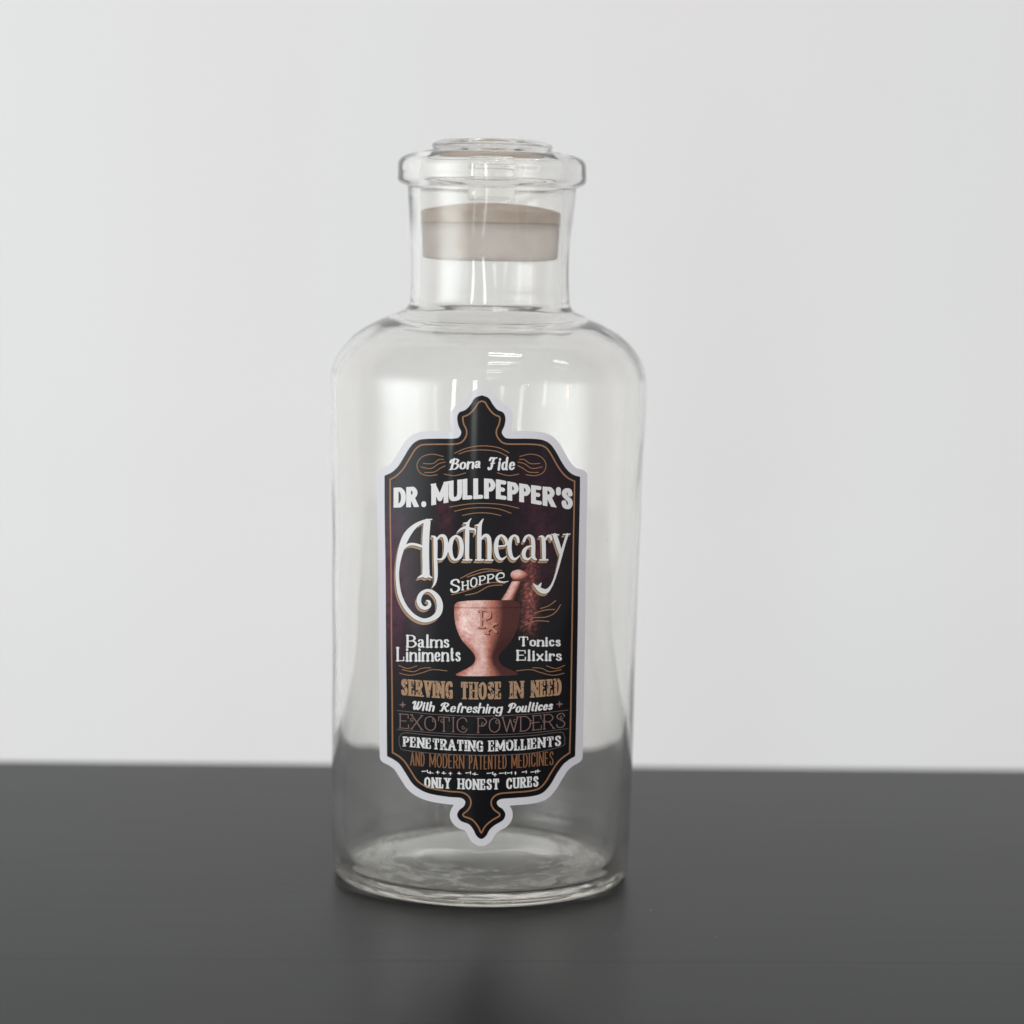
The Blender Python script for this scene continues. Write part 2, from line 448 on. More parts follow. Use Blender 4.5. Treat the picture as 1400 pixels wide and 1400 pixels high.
def fill(name, fld, off, mat, parent, run=6, color=None):
    """mesh of the region where the field is positive, laid on the bottle"""
    f = fld.f; ny, nx = f.shape
    ins = f > 0
    full = ins[:-1, :-1] & ins[:-1, 1:] & ins[1:, :-1] & ins[1:, 1:]
    some = (ins[:-1, :-1] | ins[:-1, 1:] | ins[1:, :-1] | ins[1:, 1:]) & ~full
    ids, pts, faces = {}, [], []
    def vid(k, x, y):
        if k not in ids: ids[k] = len(pts); pts.append((x, y))
        return ids[k]
    X, Y = fld.X, fld.Y
    def corner(j, i): return vid((j, i), X[i], Y[j])
    for j in range(ny - 1):
        row = np.flatnonzero(full[j])
        k = 0
        while k < len(row):
            i = row[k]; e = k
            while e + 1 < len(row) and row[e + 1] == row[e] + 1 and row[e + 1] - i < run: e += 1
            faces.append((corner(j + 1, i), corner(j + 1, row[e] + 1), corner(j, row[e] + 1), corner(j, i)))
            k = e + 1
    for j, i in zip(*np.nonzero(some)):
        cs = [(j + 1, i), (j + 1, i + 1), (j, i + 1), (j, i)]
        poly = []
        for n_ in range(4):
            A, B = cs[n_], cs[(n_ + 1) % 4]
            if ins[A]: poly.append(corner(*A))
            if ins[A] != ins[B]:
                lo, hi = (A, B) if A < B else (B, A)
                t = f[lo] / (f[lo] - f[hi])
                x = X[lo[1]] + (X[hi[1]] - X[lo[1]]) * t; y = Y[lo[0]] + (Y[hi[0]] - Y[lo[0]]) * t
                poly.append(vid((lo, hi), x, y))
        if len(poly) >= 3: faces.append(tuple(poly))
    if not faces: return None
    V, N = wrap(pts, off)
    me = bpy.data.meshes.new(name)
    me.from_pydata([tuple(v) for v in V], [], faces)
    me.polygons.foreach_set('use_smooth', [True] * len(me.polygons))
    me.normals_split_custom_set_from_vertices([tuple(n) for n in N])
    if color is not None:
        at = me.color_attributes.new('print', 'FLOAT_COLOR', 'POINT')
        P = np.array(pts)
        cc = color(P[:, 0], P[:, 1])
        at.data.foreach_set('color', np.concatenate([cc, np.ones((len(P), 1))], 1).ravel())
    return link(name, me, mat, parent)

def vnoise(x, y, s, seed=0):
    """smooth value noise"""
    g = np.random.default_rng(seed).random((64, 64))
    u, v = x / s, y / s
    i, j = np.floor(u).astype(int), np.floor(v).astype(int)
    a, b_ = u - i, v - j
    a, b_ = a * a * (3 - 2 * a), b_ * b_ * (3 - 2 * b_)
    G = lambda p, r: g[r % 64, p % 64]
    return (G(i, j) * (1 - a) + G(i + 1, j) * a) * (1 - b_) + (G(i, j + 1) * (1 - a) + G(i + 1, j + 1) * a) * b_

def ink(name, color, rough=0.32):
    m, nt, b = material(name, color, rough, Specular_IOR_Level=0.10, Coat_Weight=0.30)
    b.inputs['Coat Roughness'].default_value = 0.09
    return m
def art_mat(name):
    m = ink(name, (0.1, 0.1, 0.1))
    nt = m.node_tree
    a = node(nt, 'ShaderNodeAttribute', attribute_name='print')
    nt.links.new(a.outputs['Color'], nt.nodes['Principled BSDF'].inputs['Base Color'])
    return m
m_vinyl = ink('white_vinyl', (0.74, 0.735, 0.775))
m_gold = ink('gold_ink', (0.36, 0.18, 0.09))
m_tan = ink('tan_ink', (0.43, 0.27, 0.16))
m_white = ink('white_ink', (0.80, 0.80, 0.80))
m_pink = ink('dull_rose_ink', (0.24, 0.15, 0.13))
m_orange = ink('orange_ink', (0.27, 0.125, 0.06))
m_grey = ink('grey_ink', (0.15, 0.12, 0.115))
m_dark = ink('dark_brown_ink', (0.06, 0.015, 0.01))
m_panel = art_mat('printed_black')
m_art = art_mat('printed_mortar')

def Zm(ox, oy, s=4.6667): return lambda p: (ox + p[0] / s, oy + p[1] / s) + tuple(w / s for w in p[2:])
Z3, Z4, Z5, Z6, Z7 = Zm(510, 520), Zm(510, 690), Zm(510, 780), Zm(510, 910), Zm(510, 1010)

T = [(695, 95), (650, 113), (622, 155), (590, 188), (550, 205), (537, 240), (545, 290), (562, 328), (552, 358), (520, 371), (400, 372), (320, 375), (280, 387), (240, 422),
     (195, 495), (160, 550), (120, 587), (75, 608), (75, 608)]
T2 = [(1322, 615), (1322, 615), (1285, 605), (1248, 580), (1210, 530), (1165, 450), (1130, 405), (1080, 380), (1000, 372), (865, 371), (835, 357), (822, 330), (838, 290), (845, 240), (830, 205), (793, 187),
      (765, 155), (738, 113), (695, 95)]
B = [(88, 112), (88, 112), (130, 133), (170, 165), (210, 225), (250, 285), (300, 325), (370, 353), (480, 371), (560, 378), (588, 400), (580, 430), (550, 455), (537, 490), (560, 525), (610, 545),
     (640, 580), (660, 620), (690, 640), (720, 622), (745, 580), (780, 550), (830, 520), (845, 482), (828, 450), (800, 430), (790, 405), (818, 385), (900, 378), (1010, 368),
     (1080, 347), (1130, 297), (1170, 230), (1210, 170), (1250, 135), (1290, 112), (1290, 112)]
panel_pts = smooth_profile([Z3(p) for p in T], 5) + smooth_profile([Z7(p) for p in B], 5) + smooth_profile([Z3(p) for p in T2], 5)

sticker_f = Field(510, 815, 524, 1160, 1.0)
sticker_f.poly(panel_pts)
base_f = sticker_f.f.copy()
sticker_f.f = base_f + 10.1
sticker = fill('label_sticker', sticker_f, 0.00010, m_vinyl, bottle, 4)
sticker['label'] = 'black die-cut apothecary label with a white border, stuck on the front'
X_, Y_ = sticker_f.X, sticker_f.Y

def panel_color(x, y):
    n = vnoise(x, y, 9, 1) * .6 + vnoise(x, y, 3.1, 2) * .4
    base = np.array([0.0045, 0.0045, 0.0065])
    col = np.repeat(base[None], len(x), 0)
    def add(mask, c_):
        nonlocal col
        col = col + mask[:, None] * np.array(c_)[None]
    g = lambda cx, cy, sx, sy: np.exp(-((x - cx) / sx) ** 2 - ((y - cy) / sy) ** 2)
    add(g(528, 800, 24, 95) * (.4 + n), (0.050, 0.016, 0.032))
    add(g(548, 820, 40, 60) * (.3 + n), (0.012, 0.003, 0.007))
    add(g(608, 705, 12, 26) * n, (0.050, 0.010, 0.020))
    add(g(548, 690, 20, 40) * n, (0.010, 0.006, 0.020))
    add(g(735, 680, 40, 50) * n, (0.020, 0.003, 0.010))
    fib = vnoise(x * 1.0 + .25 * y, y, 2.3, 5) ** 2
    add(g(727, 765, 9, 14) * (.1 + fib) * 1.2, (0.09, 0.02, 0.02))
    add(g(724, 808, 9, 26) * (.15 + fib) * 1.5, (0.24, 0.075, 0.06))
    add(g(722, 850, 10, 16) * (.1 + fib), (0.22, 0.07, 0.06))
    add(g(740, 760, 26, 60) * n, (0.030, 0.007, 0.012))
    return base[None] + (col - base[None]) * 1.9
panel_f = Field(510, 815, 524, 1160, 1.0)
panel_f.f = base_f
fill('printed_panel', panel_f, 0.00014, m_panel, sticker, 2, panel_color)
line_f = Field(510, 815, 524, 1160, 0.5)
line_f.poly(panel_pts)
line_f.f = 0.95 - np.abs(line_f.f - 7.6)
fill('gold_border', line_f, 0.00018, m_gold, sticker, 4)

# --- skeleton letters: width, strokes; a stroke is (points, curved?, serif ends)
G = {
 'A': (.78, [([(0, 0), (.39, 1)], 0, 's'), ([(.39, 1), (.78, 0)], 0, 'e'), ([(.15, .33), (.63, .33)], 0, '')]),
 'B': (.66, [([(.1, 0), (.1, 1)], 0, 'se'), ([(.1, 1), (.42, 1), (.58, .77), (.42, .53), (.1, .53)], 1, ''), ([(.3, .53), (.48, .52), (.66, .27), (.46, 0), (.1, 0)], 1, '')]),
 'C': (.68, [([(.66, .76), (.56, .97), (.34, 1), (.1, .82), (.05, .5), (.1, .18), (.34, 0), (.56, .03), (.67, .24)], 1, '')]),
 'D': (.70, [([(.1, 0), (.1, 1)], 0, 'se'), ([(.1, 1), (.38, 1), (.62, .8), (.68, .5), (.62, .2), (.38, 0), (.1, 0)], 1, '')]),
 'E': (.60, [([(.1, 0), (.1, 1)], 0, 'se'), ([(.1, 1), (.56, 1)], 0, 'v'), ([(.1, .52), (.46, .52)], 0, ''), ([(.1, 0), (.58, 0)], 0, 'v')]),
 'F': (.58, [([(.1, 0), (.1, 1)], 0, 'se'), ([(.1, 1), (.56, 1)], 0, 'v'), ([(.1, .52), (.44, .52)], 0, '')]),
 'G': (.72, [([(.66, .78), (.56, .97), (.34, 1), (.1, .82), (.05, .5), (.1, .18), (.34, 0), (.56, .03), (.66, .2)], 1, ''), ([(.66, 0.05), (.66, .44)], 0, ''), ([(.44, .44), (.72, .44)], 0, '')]),
 'H': (.74, [([(.1, 0), (.1, 1)], 0, 'se'), ([(.64, 0), (.64, 1)], 0, 'se'), ([(.1, .5), (.64, .5)], 0, '')]),
 'I': (.24, [([(.12, 0), (.12, 1)], 0, 'se')]),
 'L': (.56, [([(.1, 0), (.1, 1)], 0, 'se'), ([(.1, 0), (.54, 0)], 0, 'v')]),
 'M': (.92, [([(.1, 0), (.1, 1)], 0, 's'), ([(.1, 1), (.46, .18)], 0, ''), ([(.46, .18), (.82, 1)], 0, ''), ([(.82, 1), (.82, 0)], 0, 'e')]),
 'N': (.76, [([(.1, 0), (.1, 1)], 0, 's'), ([(.1, 1), (.66, 0)], 0, ''), ([(.66, 0), (.66, 1)], 0, 'e')]),
 'O': (.74, [([(.37, 1), (.12, .83), (.06, .5), (.12, .17), (.37, 0), (.62, .17), (.68, .5), (.62, .83), (.37, 1)], 1, '')]),
 'P': (.62, [([(.1, 0), (.1, 1)], 0, 'se'), ([(.1, 1), (.42, 1), (.6, .74), (.42, .47), (.1, .47)], 1, '')]),
 'R': (.68, [([(.1, 0), (.1, 1)], 0, 'se'), ([(.1, 1), (.42, 1), (.6, .75), (.42, .5), (.1, .5)], 1, ''), ([(.36, .5), (.64, 0)], 0, 'e')]),
 'S': (.60, [([(.54, .78), (.46, .96), (.28, 1), (.1, .9), (.08, .7), (.3, .53), (.5, .4), (.55, .2), (.42, .03), (.26, 0), (.1, .06), (.04, .24)], 1, '')]),
 'T': (.74, [([(.33, 0), (.33, 1)], 0, 's'), ([(-.02, 1), (.68, 1)], 0, 'vV')]),
 'U': (.72, [([(.1, 1), (.1, .3)], 0, 's'), ([(.1, .3), (.16, .06), (.36, 0), (.56, .06), (.62, .3)], 1, ''), ([(.62, .3), (.62, 1)], 0, 'e')]),
 'V': (.74, [([(0.02, 1), (.37, 0)], 0, 's'), ([(.37, 0), (.72, 1)], 0, 'e')]),
 'W': (1.02, [([(0.02, 1), (.28, 0)], 0, 's'), ([(.28, 0), (.51, .85)], 0, ''), ([(.51, .85), (.74, 0)], 0, ''), ([(.74, 0), (1.0, 1)], 0, 'e')]),
 'X': (.72, [([(.04, 0), (.68, 1)], 0, 'se'), ([(.04, 1), (.68, 0)], 0, 'se')]),
 'Y': (.70, [([(.03, 1), (.35, .5)], 0, 's'), ([(.35, .5), (.67, 1)], 0, 'e'), ([(.35, 0), (.35, .5)], 0, 's')]),
 "'": (.30, [([(.08, .76), (.08, .96)], 0, '')]),
 '.': (.18, [([(.09, .02), (.09, .08)], 0, '')]),
}
X0 = .62   # x-height
L = {
 'a': (.46, [([(.06, .52), (.16, .62), (.3, .6), (.36, .46), (.36, .1), (.46, .0)], 1, ''), ([(.36, .38), (.12, .3), (.06, .13), (.16, 0), (.3, .06), (.36, .16)], 1, '')]),
 'c': (.42, [([(.38, .5), (.28, .62), (.12, .56), (.05, .32), (.12, .06), (.26, 0), (.4, .12)], 1, '')]),
 'd': (.50, [([(.38, .5), (.25, .62), (.1, .54), (.05, .3), (.12, .05), (.25, .0), (.38, .14)], 1, ''), ([(.39, 1), (.39, .1), (.48, 0)], 0, '')]),
 'e': (.44, [([(.07, .33), (.38, .36), (.34, .56), (.22, .62), (.1, .52), (.05, .28), (.12, .05), (.26, 0), (.42, .14)], 1, '')]),
 'f': (.34, [([(.4, .86), (.32, 1.0), (.2, .92), (.16, .7), (.16, 0)], 1, 'e'), ([(.0, .6), (.34, .6)], 0, '')]),
 'g': (.50, [([(.38, .5), (.25, .62), (.1, .54), (.05, .3), (.12, .05), (.25, .0), (.38, .14)], 1, ''), ([(.4, .6), (.4, -.15), (.28, -.34), (.08, -.26)], 1, '')]),
 'h': (.52, [([(.1, 0), (.1, 1)], 0, 's'), ([(.1, .42), (.24, .6), (.38, .56), (.41, .36), (.41, 0)], 1, 'e')]),
 'i': (.24, [([(.12, 0), (.12, .6)], 0, 's'), ([(.12, .82), (.12, .87)], 0, '')]),
 'l': (.24, [([(.12, 0), (.12, 1)], 0, 's')]),
 'm': (.80, [([(.1, 0), (.1, .6)], 0, 's'), ([(.1, .42), (.22, .6), (.36, .56), (.4, .36), (.4, 0)], 1, 'e'), ([(.4, .42), (.52, .6), (.66, .56), (.7, .36), (.7, 0)], 1, 'e')]),
 'n': (.52, [([(.1, 0), (.1, .6)], 0, 's'), ([(.1, .42), (.24, .6), (.38, .56), (.41, .36), (.41, 0)], 1, 'e')]),
 'o': (.48, [([(.24, .62), (.09, .52), (.05, .31), (.09, .1), (.24, 0), (.39, .1), (.43, .31), (.39, .52), (.24, .62)], 1, '')]),
 'r': (.38, [([(.1, 0), (.1, .6)], 0, 's'), ([(.1, .42), (.22, .6), (.34, .6), (.37, .5)], 1, '')]),
 's': (.38, [([(.33, .5), (.24, .62), (.1, .58), (.08, .42), (.22, .32), (.34, .2), (.3, .04), (.16, 0), (.04, .12)], 1, '')]),
 't': (.34, [([(.15, .9), (.15, .12), (.24, 0), (.34, .08)], 0, ''), ([(.0, .62), (.34, .62)], 0, '')]),
 'u': (.52, [([(.1, .6), (.1, .2), (.16, .03), (.3, .02), (.41, .2)], 1, ''), ([(.41, .6), (.41, .06), (.5, 0)], 0, '')]),
 'x': (.46, [([(.05, 0), (.41, .6)], 0, ''), ([(.05, .6), (.41, 0)], 0, '')]),
}
G.update(L)
# swash capitals of the two script lines
SW = {
 'B': (.72, [([(.3, 1), (.22, .5), (.16, .06), (.02, .02)], 1, ''), ([(.04, .72), (.1, .92), (.4, 1.02), (.62, .86), (.5, .6), (.26, .54)], 1, ''), ([(.3, .54), (.58, .5), (.66, .26), (.46, .02), (.2, .06)], 1, '')]),
 'F': (.66, [([(.04, .78), (.14, 1), (.36, .92), (.66, 1.0)], 1, ''), ([(.4, .95), (.3, .5), (.24, .1), (.08, 0), (.0, .12)], 1, ''), ([(.14, .5), (.52, .54)], 0, '')]),
 'W': (1.0, [([(.0, .8), (.12, 1), (.24, .9), (.22, .3), (.3, .02), (.42, .2), (.56, .85)], 1, ''), ([(.56, .95), (.54, .3), (.64, .02), (.82, .3), (.92, .8), (.84, 1.0)], 1, '')]),
 'R': (.78, [([(.32, 1), (.24, .5), (.18, .04), (.02, .04)], 1, ''), ([(.04, .72), (.12, .94), (.42, 1.02), (.64, .84), (.52, .58), (.28, .52)], 1, ''), ([(.36, .52), (.52, .2), (.66, .0), (.8, .1)], 1, '')]),
 'P': (.70, [([(.32, 1), (.24, .5), (.18, .04), (.02, .04)], 1, ''), ([(.04, .72), (.12, .94), (.42, 1.02), (.66, .82), (.54, .5), (.28, .44)], 1, '')]),
}

def text(fld, words, base, top, stem, hair, serif=0.0, slant=0.0, clip=True, gap=.07, swash=False, hmul=1.0):
    """words: (string, x0, x1) in photo pixels; base, top: tables [(x, y), ...] of the baseline and the cap line"""
    bx, by = zip(*base); tx, ty = zip(*top)
    fb = lambda x: np.interp(x, bx, by); ft = lambda x: np.interp(x, tx, ty)
    for s, x0, x1 in words:
        gl = [(SW.get(ch) if swash and ch in SW else G[ch]) for ch in s]
        mg = max(stem, serif * .9)
        avail = (x1 - x0) - gap * 10 * (len(gl) - 1)
        tot = sum(g[0] for g in gl)
        kx = avail / tot
        x = x0
        for ch, (w, strokes) in zip(s, gl):
            upper = ch.isupper()
            inset = hair if upper else hair * .6
            xs = [p[0] for st in strokes for p in st[0]]
            lo, hi = min(xs), max(xs)
            cell = w * kx
            m_ = min(mg, cell * .42)
            def mp_(p):
                gx = x + cell / 2 if hi - lo < .02 else x + m_ + (p[0] - lo) / (hi - lo) * (cell - 2 * m_)
                b_, t_ = fb(gx), ft(gx)
                h = (b_ - t_)
                yy = b_ - inset - p[1] * (h - 2 * inset)
                return (gx + slant * p[1] * h, yy)
            cl = None
            if clip and upper:
                cl = lambda X, Y: np.minimum(fb(X) - Y, Y - ft(X))
            for pts, curved, ends in strokes:
                P = [mp_(p) for p in pts]
                if curved and len(P) > 2: P = smooth_profile(P, 5)
                elif cl is not None:
                    for k_, o_ in ((0, 1), (-1, -2)):
                        if pts[k_][1] in (0, 1) and abs(P[k_][1] - P[o_][1]) > abs(P[k_][0] - P[o_][0]):
                            e_ = (stem + 1) / abs(P[k_][1] - P[o_][1])
                            P[k_] = (P[k_][0] + (P[k_][0] - P[o_][0]) * e_, P[k_][1] + (P[k_][1] - P[o_][1]) * e_)
                W = []
                for k in range(len(P)):
                    a, b_ = P[max(k - 1, 0)], P[min(k + 1, len(P) - 1)]
                    d = math.hypot(b_[0] - a[0], b_[1] - a[1]) or 1
                    W.append(hair + (stem - hair) * (abs(b_[1] - a[1]) / d) ** 1.3)
                for k in range(len(P) - 1): fld.seg(P[k], P[k + 1], W[k], W[k + 1], cl)
                if serif:
                    hs = hair * 1.05
                    for fl, pt, d in (('s', mp_(pts[0]), 0), ('e', mp_(pts[-1]), 0)):
                        if fl in ends and len(ends): fld.seg((pt[0] - serif, pt[1]), (pt[0] + serif, pt[1]), hs, hs, cl)
                    if 'v' in ends:
                        up = 1 if pts[-1][1] < .5 else -1
                        hh = (fb(P[-1][0]) - ft(P[-1][0])) * .26
                        fld.seg(P[-1], (P[-1][0], P[-1][1] - up * hh), hs, hs * 1.1, cl)
                    if 'V' in ends:
                        hh = (fb(P[0][0]) - ft(P[0][0])) * .26
                        fld.seg(P[0], (P[0][0], P[0][1] + hh), hs, hs * 1.1, cl)
            x += cell + gap * 10

def cv(zf, *tabs): return [zf(p) for p in tabs]
def wd(zf, *ws): return [(s, zf((a, 0))[0], zf((b_, 0))[0]) for s, a, b_ in ws]
def text_field(y0, y1, step=0.4): return Field(528, 800, y0, y1, step)

OFF = 0.00018
def lettering(label, mat, words, base, top, *args, step=0.35, wear=False, **kw):
    """one printed line: its own piece on the sticker"""
    x0, x1 = min(w[1] for w in words) - 3, max(w[2] for w in words) + 5
    y0, y1 = min(t[1] for t in top) - 3, max(t[1] for t in base) + 8
    f = Field(x0, x1, y0, y1, step)
    text(f, words, base, top, *args, **kw)
    if wear:
        XX, YY = np.meshgrid(f.X, f.Y)
        f.f = np.where(f.f > .5, np.minimum(f.f, (wear - vnoise(XX, YY * .8, 1.6, 9)) * 4), f.f)
    o = fill('lettering', f, OFF, mat, sticker)
    o['label'] = label
    return o
def stroke(name, pts, w, mat, step=0.4):
    P = [(p[0], p[1], p[2] if len(p) > 2 else w) for p in pts]
    f = Field(min(p[0] for p in P) - 5, max(p[0] for p in P) + 5, min(p[1] for p in P) - 5, max(p[1] for p in P) + 5, step)
    f.path(P, w)
    return fill(name, f, OFF, mat, sticker)
lettering('white block words DR. MULLPEPPER\'S', m_white, wd(Z3, ('DR', 133, 288), ('.', 308, 340), ("MULLPEPPER'S", 372, 1274)),
     cv(Z3, (133, 812), (288, 808), (378, 797), (470, 781), (560, 762), (700, 755), (800, 757), (900, 771), (1000, 783), (1100, 801), (1170, 811), (1270, 826)),
     cv(Z3, (133, 685), (288, 677), (378, 660), (520, 637), (600, 627), (700, 625), (800, 633), (900, 652), (1000, 667), (1100, 679), (1180, 684), (1270, 690)),
     3.3, 2.7, gap=.05)
lettering('white script words Bona Fide', m_white, wd(Z3, ('Bona', 480, 688), ('Fide', 728, 905)), cv(Z3, (475, 574), (690, 556), (725, 572), (905, 570)), cv(Z3, (475, 502), (690, 492), (725, 490), (905, 494)),
     1.6, .6, slant=.12, clip=False, swash=True, gap=.05)

# the large word with its tan drop shadow
af = Field(528, 800, 700, 880, 0.4)
AP = [
 [(376, 93, 3), (330, 103, 8), (270, 135, 14), (220, 190, 21), (188, 260, 20), (166, 340, 15), (155, 420, 12), (157, 500, 12), (172, 580, 13), (208, 655, 13), (262, 712, 13), (322, 738, 13), (375, 728, 15), (415, 695, 19),
  (427, 645, 20), (414, 595, 17), (378, 556, 12), (340, 548, 9), (306, 572, 13), (292, 612, 15), (306, 648, 13), (335, 660, 11), (360, 644, 11), (358, 618, 8), (342, 612, 4)],
 [(345, 112, 22), (338, 200, 22), (336, 300, 22), (338, 400, 22), (338, 445, 24)],
 [(318, 452, 10), (295, 462, 5), (284, 468, 2)], [(350, 452, 10), (370, 462, 5), (380, 468, 2)],
 [(180, 295, 5), (222, 258, 8), (262, 252, 8), (320, 268, 8)],
 [(372, 200, 3), (392, 208, 9), (398, 235, 13), (399, 350, 12), (402, 430, 12), (400, 480, 9), (390, 510, 6), (376, 528, 2)],
 [(405, 228, 5), (428, 200, 8), (455, 205, 12), (466, 245, 14), (464, 300, 14), (450, 338, 9), (428, 350, 6), (405, 342, 4)],
 [(530, 197, 6), (502, 225, 13), (492, 280, 14), (504, 335, 11), (528, 352, 6), (556, 328, 13), (566, 272, 14), (556, 220, 12), (530, 197, 6)],
 [(626, 88, 2), (608, 115, 8), (602, 150, 13), (600, 230, 14), (600, 320, 13), (602, 346, 13)], [(576, 352, 5), (630, 352, 5)],
 [(536, 178, 2), (556, 160, 6), (590, 145, 9), (625, 155, 8), (652, 160, 6), (650, 190, 3)], [(575, 118, 2), (598, 118, 7)],
 [(705, 90, 2), (690, 112, 8), (680, 145, 13), (678, 230, 14), (678, 346, 13)], [(655, 352, 5), (704, 352, 5)], [(650, 132, 2), (676, 130, 8)],
 [(688, 225, 5), (708, 200, 9), (730, 200, 12), (742, 235, 14), (742, 346, 13)], [(718, 353, 5), (764, 353, 5)],
 [(790, 266, 5), (846, 258, 6), (846, 222, 11), (818, 196, 7), (792, 222, 12), (785, 278, 14), (796, 330, 12), (822, 348, 8), (852, 328, 3)],
 [(926, 236, 9), (920, 208, 9), (898, 197, 7), (876, 224, 12), (870, 280, 14), (882, 332, 12), (906, 347, 8), (936, 324, 3)],
 [(962, 232, 9), (974, 206, 8), (998, 196, 7), (1018, 218, 12), (1022, 270, 13), (1022, 330, 12), (1040, 350, 5)],
 [(1016, 262, 4), (982, 272, 8), (962, 300, 13), (964, 334, 11), (986, 348, 7), (1014, 330, 4)],
 [(1058, 205, 3), (1080, 205, 9), (1088, 240, 13), (1090, 346, 12)], [(1064, 352, 5), (1114, 352, 5)],
 [(1096, 230, 5), (1112, 204, 8), (1130, 202, 10), (1138, 222, 8)],
 [(1140, 190, 4), (1185, 192, 4)], [(1160, 196, 14), (1182, 262, 14), (1198, 320, 9)], [(1215, 190, 4), (1258, 187, 3)],
 [(1240, 190, 8), (1222, 245, 8), (1200, 320, 9), (1176, 410, 7), (1152, 485, 6), (1130, 528, 8), (1104, 552, 14), (1074, 548, 16), (1046, 528, 11), (1020, 502, 2)],
 [(1060, 520, 10), (1072, 500, 3)],
]
for st in AP: af.path([Z4(p) for p in st], n=6)
apo = af.f.copy()
sx_, sy_ = int(round(2.1 / .4)), int(round(3.0 / .4))
sh = np.full_like(apo, -9.0); sh[sy_:, :-sx_] = apo[:-sy_, sx_:]
sh2 = np.full_like(apo, -9.0); sh2[sy_ // 2:, :-(sx_ // 2)] = apo[:-(sy_ // 2), sx_ // 2:]
sh = np.maximum(sh, sh2)
af.f = apo
fill('lettering', af, 0.00022, m_white, sticker)['label'] = 'large white word Apothecary'
af.f = np.minimum(sh, -(apo + 0.75))
fill('drop_shadow', af, 0.00018, m_tan, sticker)

# smaller white words
ST = dict(stem=1.05, hair=.6, serif=1.5, gap=.05, clip=False)
sf = Field(612, 700, 776, 814, 0.35)
text(sf, wd(Z4, ('S', 492, 556)), cv(Z4, (490, 566), (560, 556)), cv(Z4, (490, 478), (560, 470)), **dict(ST, stem=1.6, hair=.9))
for ch, a, b_, yb, yt in (('H', 566, 612, 542, 486), ('O', 618, 668, 526, 462), ('P', 676, 722, 508, 452), ('P', 728, 776, 497, 442)):
    text(sf, wd(Z4, (ch, a, b_)), cv(Z4, (a, yb + 5), (b_, yb - 4)), cv(Z4, (a, yt + 5), (b_, yt - 4)), **ST)
sf.path([Z4(p) for p in [(795, 470, 2), (832, 462, 3), (832, 440, 5), (808, 436, 4), (788, 458, 6), (796, 484, 6), (830, 494, 4), (862, 488, 2)]])
fill('lettering', sf, OFF, m_white, sticker)['label'] = 'white rising word Shoppe'
for s_, a, b_, yb, yt in (('Balms', 213, 488, 490, 412), ('Liniments', 150, 560, 578, 490), ('Tonics', 925, 1198, 482, 422), ('Elixirs', 915, 1205, 574, 508)):
    lettering('white word ' + s_, m_white, wd(Z5, (s_, a, b_)), cv(Z5, (a, yb), (b_, yb)), cv(Z5, (a, yt), (b_, yt)), **dict(ST, stem=1.5, hair=.62, serif=1.9))
lettering('white script line With Refreshing Poultices', m_white, wd(Z6, ('With', 238, 388), ('Refreshing', 420, 822), ('Poultices', 852, 1142)), cv(Z6, (235, 280), (400, 292), (620, 300), (820, 303), (960, 296), (1145, 278)),
     cv(Z6, (235, 226), (400, 236), (620, 242), (820, 242), (960, 237), (1145, 224)), 1.35, .5, slant=.22, clip=False, swash=True, gap=.03)
lettering('worn white line Penetrating Emollients', m_white, wd(Z6, ('PENETRATING', 190, 706), ('EMOLLIENTS', 736, 1200)), cv(Z6, (190, 516), (450, 540), (700, 549), (950, 540), (1200, 510)),
     cv(Z6, (190, 452), (450, 470), (700, 480), (950, 470), (1200, 446)), 1.5, .7, serif=1.9, gap=.08, wear=.78)
lettering('white line Only Honest Cures', m_white, wd(Z7, ('ONLY', 326, 494), ('HONEST', 540, 806), ('CURES', 850, 1056)), cv(Z7, (326, 312), (500, 320), (690, 327), (850, 322), (1056, 305)),
     cv(Z7, (326, 244), (500, 252), (690, 258), (850, 252), (1056, 238)), 1.45, .85, serif=1.6, gap=.12)
# the broken, half-covered row above the last line
bf = text_field(1048, 1062)
for a, y, sp, lean in ((312, 202, 34, 1), (350, 210, 36, -1), (404, 208, 20, 0), (440, 212, 26, -1), (486, 215, 18, 0), (540, 214, 24, -1), (592, 212, 30, 1), (636, 218, 34, -1),
                       (728, 214, 36, 1), (770, 222, 20, 0), (806, 214, 40, 1), (856, 212, 28, 1), (905, 212, 10, 0), (952, 206, 26, 1), (1008, 206, 30, 1), (1042, 200, 26, 0)):
    ym = y + 7
    bf.path([Z7((a, ym, 3.2)), Z7((a + sp, ym - lean * 3, 1.6))], curve=False)
    bf.path([Z7((a + (sp if lean > 0 else sp * .4), y, 3.6)), Z7((a + (sp if lean > 0 else sp * .4), y + 17 - abs(lean) * 3, 2.4))], curve=False)
fill('lettering', bf, 0.00018, m_white, sticker)

